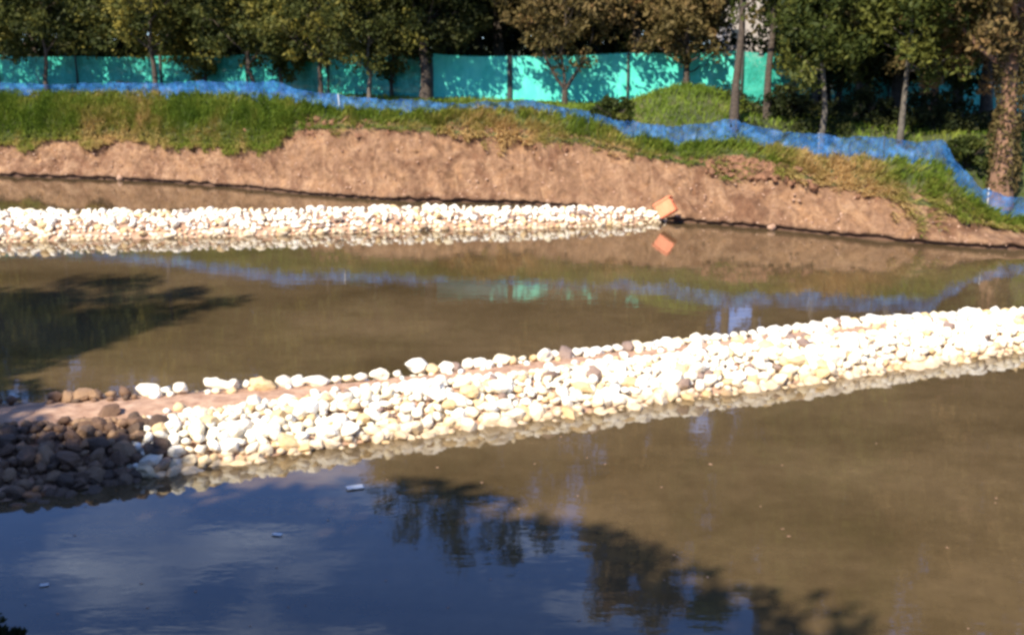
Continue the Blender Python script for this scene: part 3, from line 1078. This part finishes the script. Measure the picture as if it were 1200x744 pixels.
pts, ln, dr, dy = [], [], [], []
xs_all = np.linspace(FX[0] + .5, FX[-1] - .5, 4000)
cnt = 0
while cnt < 46000:
    x = random.uniform(FX[0] + .5, FX[-1] - .5)
    fy, cy, cz, ny, nzv = bank_at(x)
    px = 600 + FPX * x / (fy * .97)
    w = ny - cy
    hang = .10 + .75 * max(0, fbm(x * .6, 30.0)) + .35 * max(0, fbm(x * 3, 31.0))
    k = random.uniform(-hang, 1.05)
    # bare stretches of crest
    bare = 0
    if 345 < px < 500: bare = .75 if k < .65 else .2
    if 640 < px < 790: bare = .6 if k < .6 else .1
    if 790 < px < 925: bare = .8 if k < .7 else .1
    if px > 330 and fbm(x * 1.6, 40.0 + k * 2) < -.08: bare = max(bare, .85)
    if random.random() < bare: continue
    y = cy + w * k
    if k < 0:
        kk = (y - fy) / (cy - fy); z = .2 + (cz - .2) * kk ** .92
    else:
        z = cz + (nzv - cz) * k ** .85
    pts.append((x, y - (.08 if k < .1 else 0), z))
    L = random.uniform(.25, .6) * (1 if k < .8 else .75) * (1 + .6 * fbm(x * 1.8, k * 2, 12.0))
    ln.append(L)
    lean = .55 + .5 * random.random()
    a = fbm(x * .9, y * .9, 5.0)
    d = Vector((.35 + a * .7 + random.uniform(-.4, .4), -lean * (1.1 - .6 * max(k, 0)), .2 + .75 * min(1, max(0, (k + random.uniform(-.15, .25)) / .6)) + random.uniform(-.2, .2))).normalized()
    dr.append(d); dy.append(min(1, dryness(px, max(k, 0)) + random.uniform(-.18, .18) + .35 * fbm(x * 1.4, k * 3, 8.0)))
    cnt += 1
blades('bank_grass', pts, ln, dr, np.clip(dy, 0, 1), .02, 'long tousled green and straw coloured grass hanging over the bank edge')

pts, ln, dr, dy = [], [], [], []
cnt = 0
while cnt < 36000:
    x = random.uniform(-27, 21)
    fy, cy, cz, ny, nzv = bank_at(x)
    y = ny + .05 + 9.0 * random.random() ** 1.3
    mound = math.exp(-((x - 6.9) / 2.3) ** 2 - ((y - 43.5) / 2.2) ** 2)
    if random.random() > .55 + mound: continue
    z = plateau(x, y, ny, nzv)
    pts.append((x, y, z - .02))
    ln.append(random.uniform(.12, .3) + .1 * mound)
    dr.append(Vector((random.uniform(-.5, .6), random.uniform(-.7, .3), .9)).normalized())
    dy.append(.18 + .2 * random.random() + .15 * mound)
    cnt += 1
blades('meadow_grass', pts, ln, dr, np.clip(dy, 0, 1), .022, 'short green grass on the level ground and mound behind the blue net')

# grass fringe and twigs of the near shore, low at the picture's corner
pts, ln, dr, dy = [], [], [], []
for k in range(9000):
    x = random.uniform(-14, 10); y = random.uniform(2.0, 8.7)
    ns = near_shore(x)
    z = float(np.interp(y * 9 / ns, [0.8, 2, 3.5, 5, 6.5, 7.8, 8.6, 9], [4.25, 3.9, 3.15, 2.3, 1.45, .75, .25, 0])) + .12 * fbm(x * .7, y * .7)
    pts.append((x, y, z - .03)); ln.append(random.uniform(.12, .28)); dr.append(Vector((random.uniform(-.5, .5), random.uniform(-.2, .6), .8)).normalized())
    dy.append(.2 + .3 * random.random())
blades('shore_grass', pts, ln, dr, np.clip(dy, 0, 1), .008, 'grass on the near bank below the viewer')


# ------------------------------------------------------------------ shrubs and undergrowth
def shrub(name, label, p, r, h, leaf, seed, group=None, size=.09, nC=40, per=50):
    rs = np.random.default_rng(seed)
    root = empty(name, p)
    V, F = [], []
    cs, rd = [], []
    for k in range(9):
        a = rs.uniform(0, 6.28); q = rs.uniform(.3, .9)
        e = np.array([math.cos(a) * r * q, math.sin(a) * r * q, h * rs.uniform(.5, .9)])
        tube(V, F, [np.array([0, 0, -.15]), e * np.array([.4, .4, .5]), e], [.03, .02, .008], 5)
    for k in range(nC):
        a = rs.uniform(0, 6.28); q = rs.uniform(0, 1) ** .6; zf = rs.uniform(.12, 1)
        wv_ = math.sqrt(max(.1, 1 - (zf - .35) ** 2 * 1.9))
        cs.append([math.cos(a) * r * q * wv_, math.sin(a) * r * q * wv_, h * zf]); rd.append(r * rs.uniform(.18, .3))
    LV, LF, T = leaf_cloud(rs, cs, rd, per, size)
    link('stem', np_mesh('stem', np.array(V), np.array(F), M['bark_dark'], True), root)
    link('foliage', np_mesh('foliage', LV, LF, leaf, False, {'tint': ('FACE', T)}), root)
    return tag(root, label, 'shrub', group)


shrub('shrub', 'dark green bush on the shaded side of the bright grass mound', ground_pt(722, 43.0) + Vector((0, 0, -.05)), .9, .85, M['leaf_green'], 51)
GS = 'shrubs in the shade under the slender trees'
shrub('shrub', 'low green bush between the mound and the pale streaked trunk', ground_pt(925, 41.5), 1.1, 1.2, M['leaf_dark'], 52, GS)
shrub('shrub', 'dark bush growing between the two pale slender trunks', ground_pt(1018, 41.0), 1.2, 1.2, M['leaf_dark'], 53, GS)
shrub('shrub', 'wide dark green bush past the straight pale trunk', ground_pt(1105, 40.0), 1.4, 1.3, M['leaf_dark'], 54, GS)
shrub('shrub', 'leafy bush above the place where the blue net drops', ground_pt(1145, 37.0), .8, .9, M['leaf_green'], 55, GS)
shrub('shrub', 'small dark bush poking over the blue net at the far left', ground_pt(142, 54.6), .5, .55, M['leaf_dark'], 56, None)
shrub('shrub', 'dark twiggy bush at the water\'s edge low in the near corner', Vector((-5.25, 9.95, -.02)), .36, .42, M['leaf_dark'], 57, None, .045, 24, 40)

rs = np.random.default_rng(77)
cs, rd = [], []
for k in range(900):
    x = rs.uniform(-40, 34); y = rs.uniform(61.5, 74) - np.clip((x + 14) * .6, 0, 9)
    cs.append([x, y, 3.5 + rs.uniform(0, 2.6)]); rd.append(rs.uniform(.5, 1.0))
LV, LF, T = leaf_cloud(rs, cs, rd, 34, .17)
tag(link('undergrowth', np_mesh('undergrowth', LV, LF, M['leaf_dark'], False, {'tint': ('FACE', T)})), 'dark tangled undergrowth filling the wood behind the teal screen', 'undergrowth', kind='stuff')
cs, rd = [], []
for k in range(260):
    x = rs.uniform(8, 20); y = rs.uniform(39, 49)
    cs.append([x, y, terrain_z(x, y) + rs.uniform(0, .5)]); rd.append(rs.uniform(.3, .6))
LV, LF, T = leaf_cloud(rs, cs, rd, 40, .09)
tag(link('undergrowth', np_mesh('undergrowth', LV, LF, M['leaf_dark'], False, {'tint': ('FACE', T)})), 'low green weeds on the shaded ground beneath the slender trees', 'undergrowth', kind='stuff')


# ------------------------------------------------------------------ nets
def post_mesh(h, r, mat, sides=8):
    V, F = [], []
    tube(V, F, [np.array([0, 0, -.35]), np.array([0.01, 0, h * .5]), np.array([0, 0, h]), np.array([0, 0, h + .01])], [r, r, r * .95, .002], sides)
    return np_mesh('post', np.array(V), np.array(F), mat, True)


bf = empty('blue_net_fence', nbot[10])
tag(bf, 'low blue shade-net fence sagging between stakes along the top of the bank', 'net fence')
base = Vector(bf.location)
stakes = [-150, 0, 130, 235, 330, 398, 482, 560, 625, 690, 742, 800, 862, 960, 1035, 1106, 1156, 1260, 1400]
BPX = [b[0] for b in BANK]
pm = post_mesh(.8, .018, M['stake'])
pm_dark = pm.copy(); pm_dark.materials[0] = M['dark_post']
for px in stakes:
    i = float(np.interp(px, BPX, range(len(BPX))))
    b = lerp_pts(nbot, i); t = lerp_pts(ntop, i)
    h = t.z - b.z + .10
    link('post', pm if px in (398, 740, 960, 1156) else pm_dark, bf, b - base + Vector((0, .03, -.05)), (random.uniform(-.05, .05), random.uniform(-.08, .08), 0), (1, 1, h / .8))
for si, (p0, p1) in enumerate(zip(stakes, stakes[1:])):
    N, Kz = 40, 9
    V = []
    for a in range(N + 1):
        f = a / N
        px = p0 + (p1 - p0) * f
        i = float(np.interp(px, BPX, range(len(BPX))))
        b = lerp_pts(nbot, i); t = lerp_pts(ntop, i)
        sag = 4 * f * (1 - f) * .06
        # net foot tucked to the ground
        for k in range(Kz + 1):
            q = k / Kz
            p = b.lerp(t, q)
            p.z += -sag * q - .12 * (1 - q) + .07 * q * fbm(px * .045, 2) + .035 * q * fbm(px * .3, 6)
            wv_ = .24 * math.sin(f * math.pi) * fbm(p.x * 2.5, p.z * 1.5, si) + .09 * fbm(p.x * 5 + p.z * 5, p.z * 2, 3) + .06 * math.sin(q * math.pi)
            p.y += wv_ * (1 if 0 < a < N else 0)
            V.append(p - base)
    F = [(a * (Kz + 1) + k, (a + 1) * (Kz + 1) + k, (a + 1) * (Kz + 1) + k + 1, a * (Kz + 1) + k + 1) for a in range(N) for k in range(Kz)]
    link('net_panel', np_mesh('net_panel', V, np.array(F), M['blue_net'], True), bf)
    # twisted top hem rope
    top = [np.array(V[a * (Kz + 1) + Kz]) for a in range(N + 1)]
    RV, RF = [], []
    tube(RV, RF, top, [.012 + .006 * math.sin(a * 1.3) for a in range(N + 1)], 5)
    link('hem', np_mesh('hem', np.array(RV), np.array(RF), M['blue_net'], True), bf)

# teal screen: world line
SC = [(-330, 62.0), (-150, 61.0), (0, 60.0), (92, 59.0), (190, 57.8), (290, 56.2), (385, 54.0), (505, 50.0), (597, 49.8), (735, 49.6), (868, 49.6), (930, 49.8), (1040, 50.2), (1160, 50.8), (1300, 51.2)]
STOP = [64, 64, 65, 66, 66, 64, 63, 63, 66, 62, 60, 62, 68, 74, 80]
SBOT = [104, 104, 104, 104, 104, 104, 106, 110, 113, 108, 108, 112, 120, 128, 130]
ts = empty('teal_net_screen', at_y(505, 110, 50))
tag(ts, 'tall teal shade-cloth screen on dark posts running behind the trees', 'screen fence')
base = Vector(ts.location)
pm2 = post_mesh(1.9, .05, M['dark_post'])
for i, (px, Y) in enumerate(SC):
    t = at_y(px, STOP[i], Y); b = at_y(px, SBOT[i], Y)
    b.z = min(b.z, terrain_z(b.x, Y) + .05)
    link('post', pm2, ts, b - base + Vector((0, -.07, 0)), (0, 0, 0), (2.2 if px in (597, 505) else 1, 1, (t.z - b.z + .05) / 1.9))
    if i == len(SC) - 1: break
    px2, Y2 = SC[i + 1]
    t2 = at_y(px2, STOP[i + 1], Y2); b2 = at_y(px2, SBOT[i + 1], Y2)
    b2.z = min(b2.z, terrain_z(b2.x, Y2) + .05)
    N, Kz = 30, 10
    V = []
    for a in range(N + 1):
        f = a / N
        for k in range(Kz + 1):
            q = k / Kz
            p = b.lerp(b2, f).lerp(t.lerp(t2, f), q)
            p.z -= 4 * f * (1 - f) * .06 * q
            p.y += .05 * fbm(p.x * 1.5 + q, q * 2, i) + .04 * math.sin(f * 20 + q * 3) * (1 - q) * math.sin(math.pi * f)
            V.append(p - base)
    F = [(a * (Kz + 1) + k, (a + 1) * (Kz + 1) + k, (a + 1) * (Kz + 1) + k + 1, a * (Kz + 1) + k + 1) for a in range(N) for k in range(Kz)]
    link('cloth_panel', np_mesh('cloth_panel', V, np.array(F), M['teal_net'] if 6 < i < 10 else M['teal_net_shaded'], True), ts)  # panels outside the bright stretch carry their shade in the cloth colour


# ------------------------------------------------------------------ small things
def box_mesh(name, sx_, sy_, sz_, mat, bev=.02):
    import bmesh
    bm = bmesh.new()
    bmesh.ops.create_cube(bm, size=1)
    bmesh.ops.scale(bm, vec=(sx_, sy_, sz_), verts=bm.verts)
    if bev: bmesh.ops.bevel(bm, geom=bm.edges[:], offset=bev, segments=2, affect='EDGES')
    me = bpy.data.meshes.new(name)
    bm.to_mesh(me); bm.free()
    me.materials.append(mat)
    return me


ob = empty('orange_box', at_y(781, 244, 37.2))
ob.rotation_euler = (R(-8), R(-33), R(-22))
tag(ob, 'tilted orange box lying on the tip of the far stone causeway', 'box')
link('body', box_mesh('body', .60, .38, .50, M['orange'], .03), ob)
link('lid', box_mesh('lid', .66, .44, .07, M['orange'], .02), ob, (0, 0, .262))
for s in (-1, 1):
    link('rib', box_mesh('rib', .05, .02, .44, M['orange'], .006), ob, (s * .2, -.197, -.02))
link('handle', box_mesh('handle', .03, .16, .05, M['orange'], .01), ob, (.312, 0, .12))

for (px, py, s, sc, lab) in ((905, 266, .22, (1.3, .7, .6), 'brown rock half sunk at the waterline under the crest clods'),
                            (1158, 272, .3, (1.2, .9, .7), 'pale earthy rock on the shore below the low end of the net'),
                            (1178, 283, .2, (1.2, .9, .7), 'small brown rock at the water edge by the low end of the net'),
                            (141, 209, .2, (1.1, .8, 1.0), 'upright brown rock at the waterline beyond the far causeway')):
    p = at_z(px, py, .1)
    v, f = stone_shape(int(px), ICO2)
    o = link('rock', np_mesh('rock', v, f, M['dirt'], True), None, p, rnd_eul(.3), tuple(s * k for k in sc))
    tag(o, lab, 'rock')

# clods and roots along the crest
items = []
random.seed(9)
for (c, w, n_) in ((885, 24, 170), (845, 20, 30), (375, 18, 40), (500, 60, 40), (590, 35, 60), (700, 40, 20), (250, 60, 20), (1025, 15, 14), (960, 20, 16)):
    for k in range(n_):
        px = random.gauss(c, w)
        X = float(np.interp(px, BPX, FX)) * 1.04
        fy, cy, cz, ny, nzv = bank_at(X)
        k2 = random.uniform(-.35, .35)
        y = cy + k2 * .8
        z = terrain_z(X, y) + .02
        big_ = 1.7 if c in (885, 375) else 1.0
        items.append((Vector((X, y - (.12 if c == 885 else 0), z)), rnd_stone(random.uniform(.04, .13) * big_), rnd_eul(1)))
V, F, off = [], [], 0
for (p, s, e) in items:
    v, f = STONES_LO[random.randrange(14)]
    V.append((v * np.array(s)) @ rot_np(*e).T + np.array(p)); F.append(f + off); off += len(v)
tag(link('soil_clods', np_mesh('soil_clods', np.concatenate(V), np.concatenate(F), M['dark_dirt'], False)), 'dark broken clods of earth along the crest of the bank', 'clods', kind='stuff')
V, F, off = [], [], 0
for k in range(900):
    X = random.uniform(FX[0], FX[-1])
    fy, cy, cz, ny, nzv = bank_at(X)
    q = random.random() ** 1.7
    y = fy + .05 + (cy - fy) * q * .8
    z = .12 + (cz - .12) * ((y - fy) / (cy - fy)) ** .92
    s = random.uniform(.02, .075)
    v, f = STONES_LO[random.randrange(14)]
    V.append((v * np.array(rnd_stone(s))) @ rot_np(*rnd_eul(1)).T + np.array((X, y, z))); F.append(f + off); off += len(v)
tag(link('soil_crumbs', np_mesh('soil_crumbs', np.concatenate(V), np.concatenate(F), M['dirt'], False)), 'crumbled brown earth scattered down the bank face', 'crumbs', kind='stuff')


def scrap(px, py, w, lab):
    V, F = [], []
    N = 6
    for a in range(N + 1):
        for b in range(4):
            V.append((w * (a / N - .5), w * .5 * (b / 3 - .5), .012 + .05 * w * (1 + fbm(a * .7 + px, b * .9))))
    F = np.array([(a * 4 + b, (a + 1) * 4 + b, (a + 1) * 4 + b + 1, a * 4 + b + 1) for a in range(N) for b in range(3)])
    o = link('litter', np_mesh('litter', V, F, M['litter'], True), None, at_z(px, py, 0), (0, 0, random.uniform(-.3, .5)))
    md = o.modifiers.new('thickness', 'SOLIDIFY'); md.thickness = .012
    return tag(o, lab, 'litter')


items = []
rs = np.random.default_rng(90)
for k in range(46):
    p = at_z(rs.uniform(20, 1180), 500 + 244 * rs.uniform(0, 1) ** .8, .004)
    if p.y > lerp_pts(nf, s_of_px(min(1400, max(-200, proj(p)[0])))).y - .6: continue
    items.append((p, (rs.uniform(.012, .035), rs.uniform(.008, .02), .004), (0, 0, rs.uniform(0, 6))))
V, F, off = [], [], 0
for (p, sc_, e) in items:
    v, f = STONES_LO[int(rs.integers(14))]
    V.append((v * np.array(sc_)) @ rot_np(*e).T + np.array(p)); F.append(f + off); off += len(v)
tag(link('floating_specks', np_mesh('floating_specks', np.concatenate(V), np.concatenate(F), M['dirt'], False)), 'tiny specks of leaf and straw drifting on the foreground water', 'specks', kind='stuff')

scrap(416, 572, .24, 'largest white scrap of litter floating just off the near causeway')
scrap(325, 627, .12, 'small white scrap floating in the dark blue water')
scrap(52, 686, .09, 'tiny pale speck floating nearest the shaded corner of the water')

# pale house glimpsed through the gap beside the slender trees
hp = at_y(884, 60, 92); hp.z = 3.3
hs = empty('house', hp)
tag(hs, 'pale house glimpsed between two dark trunks above the teal screen', 'house')
link('wall', box_mesh('wall', 6, 6, 6.6, M['plaster'], 0), hs, (0, 0, 3.3))
rv = [(-3.4, -3.3, 6.61), (3.4, -3.3, 6.61), (3.4, 3.3, 6.61), (-3.4, 3.3, 6.61), (-3.4, 0, 8.2), (3.4, 0, 8.2)]
me = bpy.data.meshes.new('roof'); me.from_pydata(rv, [], [(0, 1, 5, 4), (2, 3, 4, 5), (0, 4, 3), (1, 2, 5), (3, 2, 1, 0)]); me.materials.append(M['tile'])
link('roof', me, hs)
for xw in (-2, 1.6):
    w_ = link('window', box_mesh('window', 1.3, .1, 1.2, M['plaster'], .02), hs, (xw, -3.03, 3.2))
    link('pane', box_mesh('pane', 1.1, .04, 1.0, M['glass'], 0), w_, (0, -.05, 0))
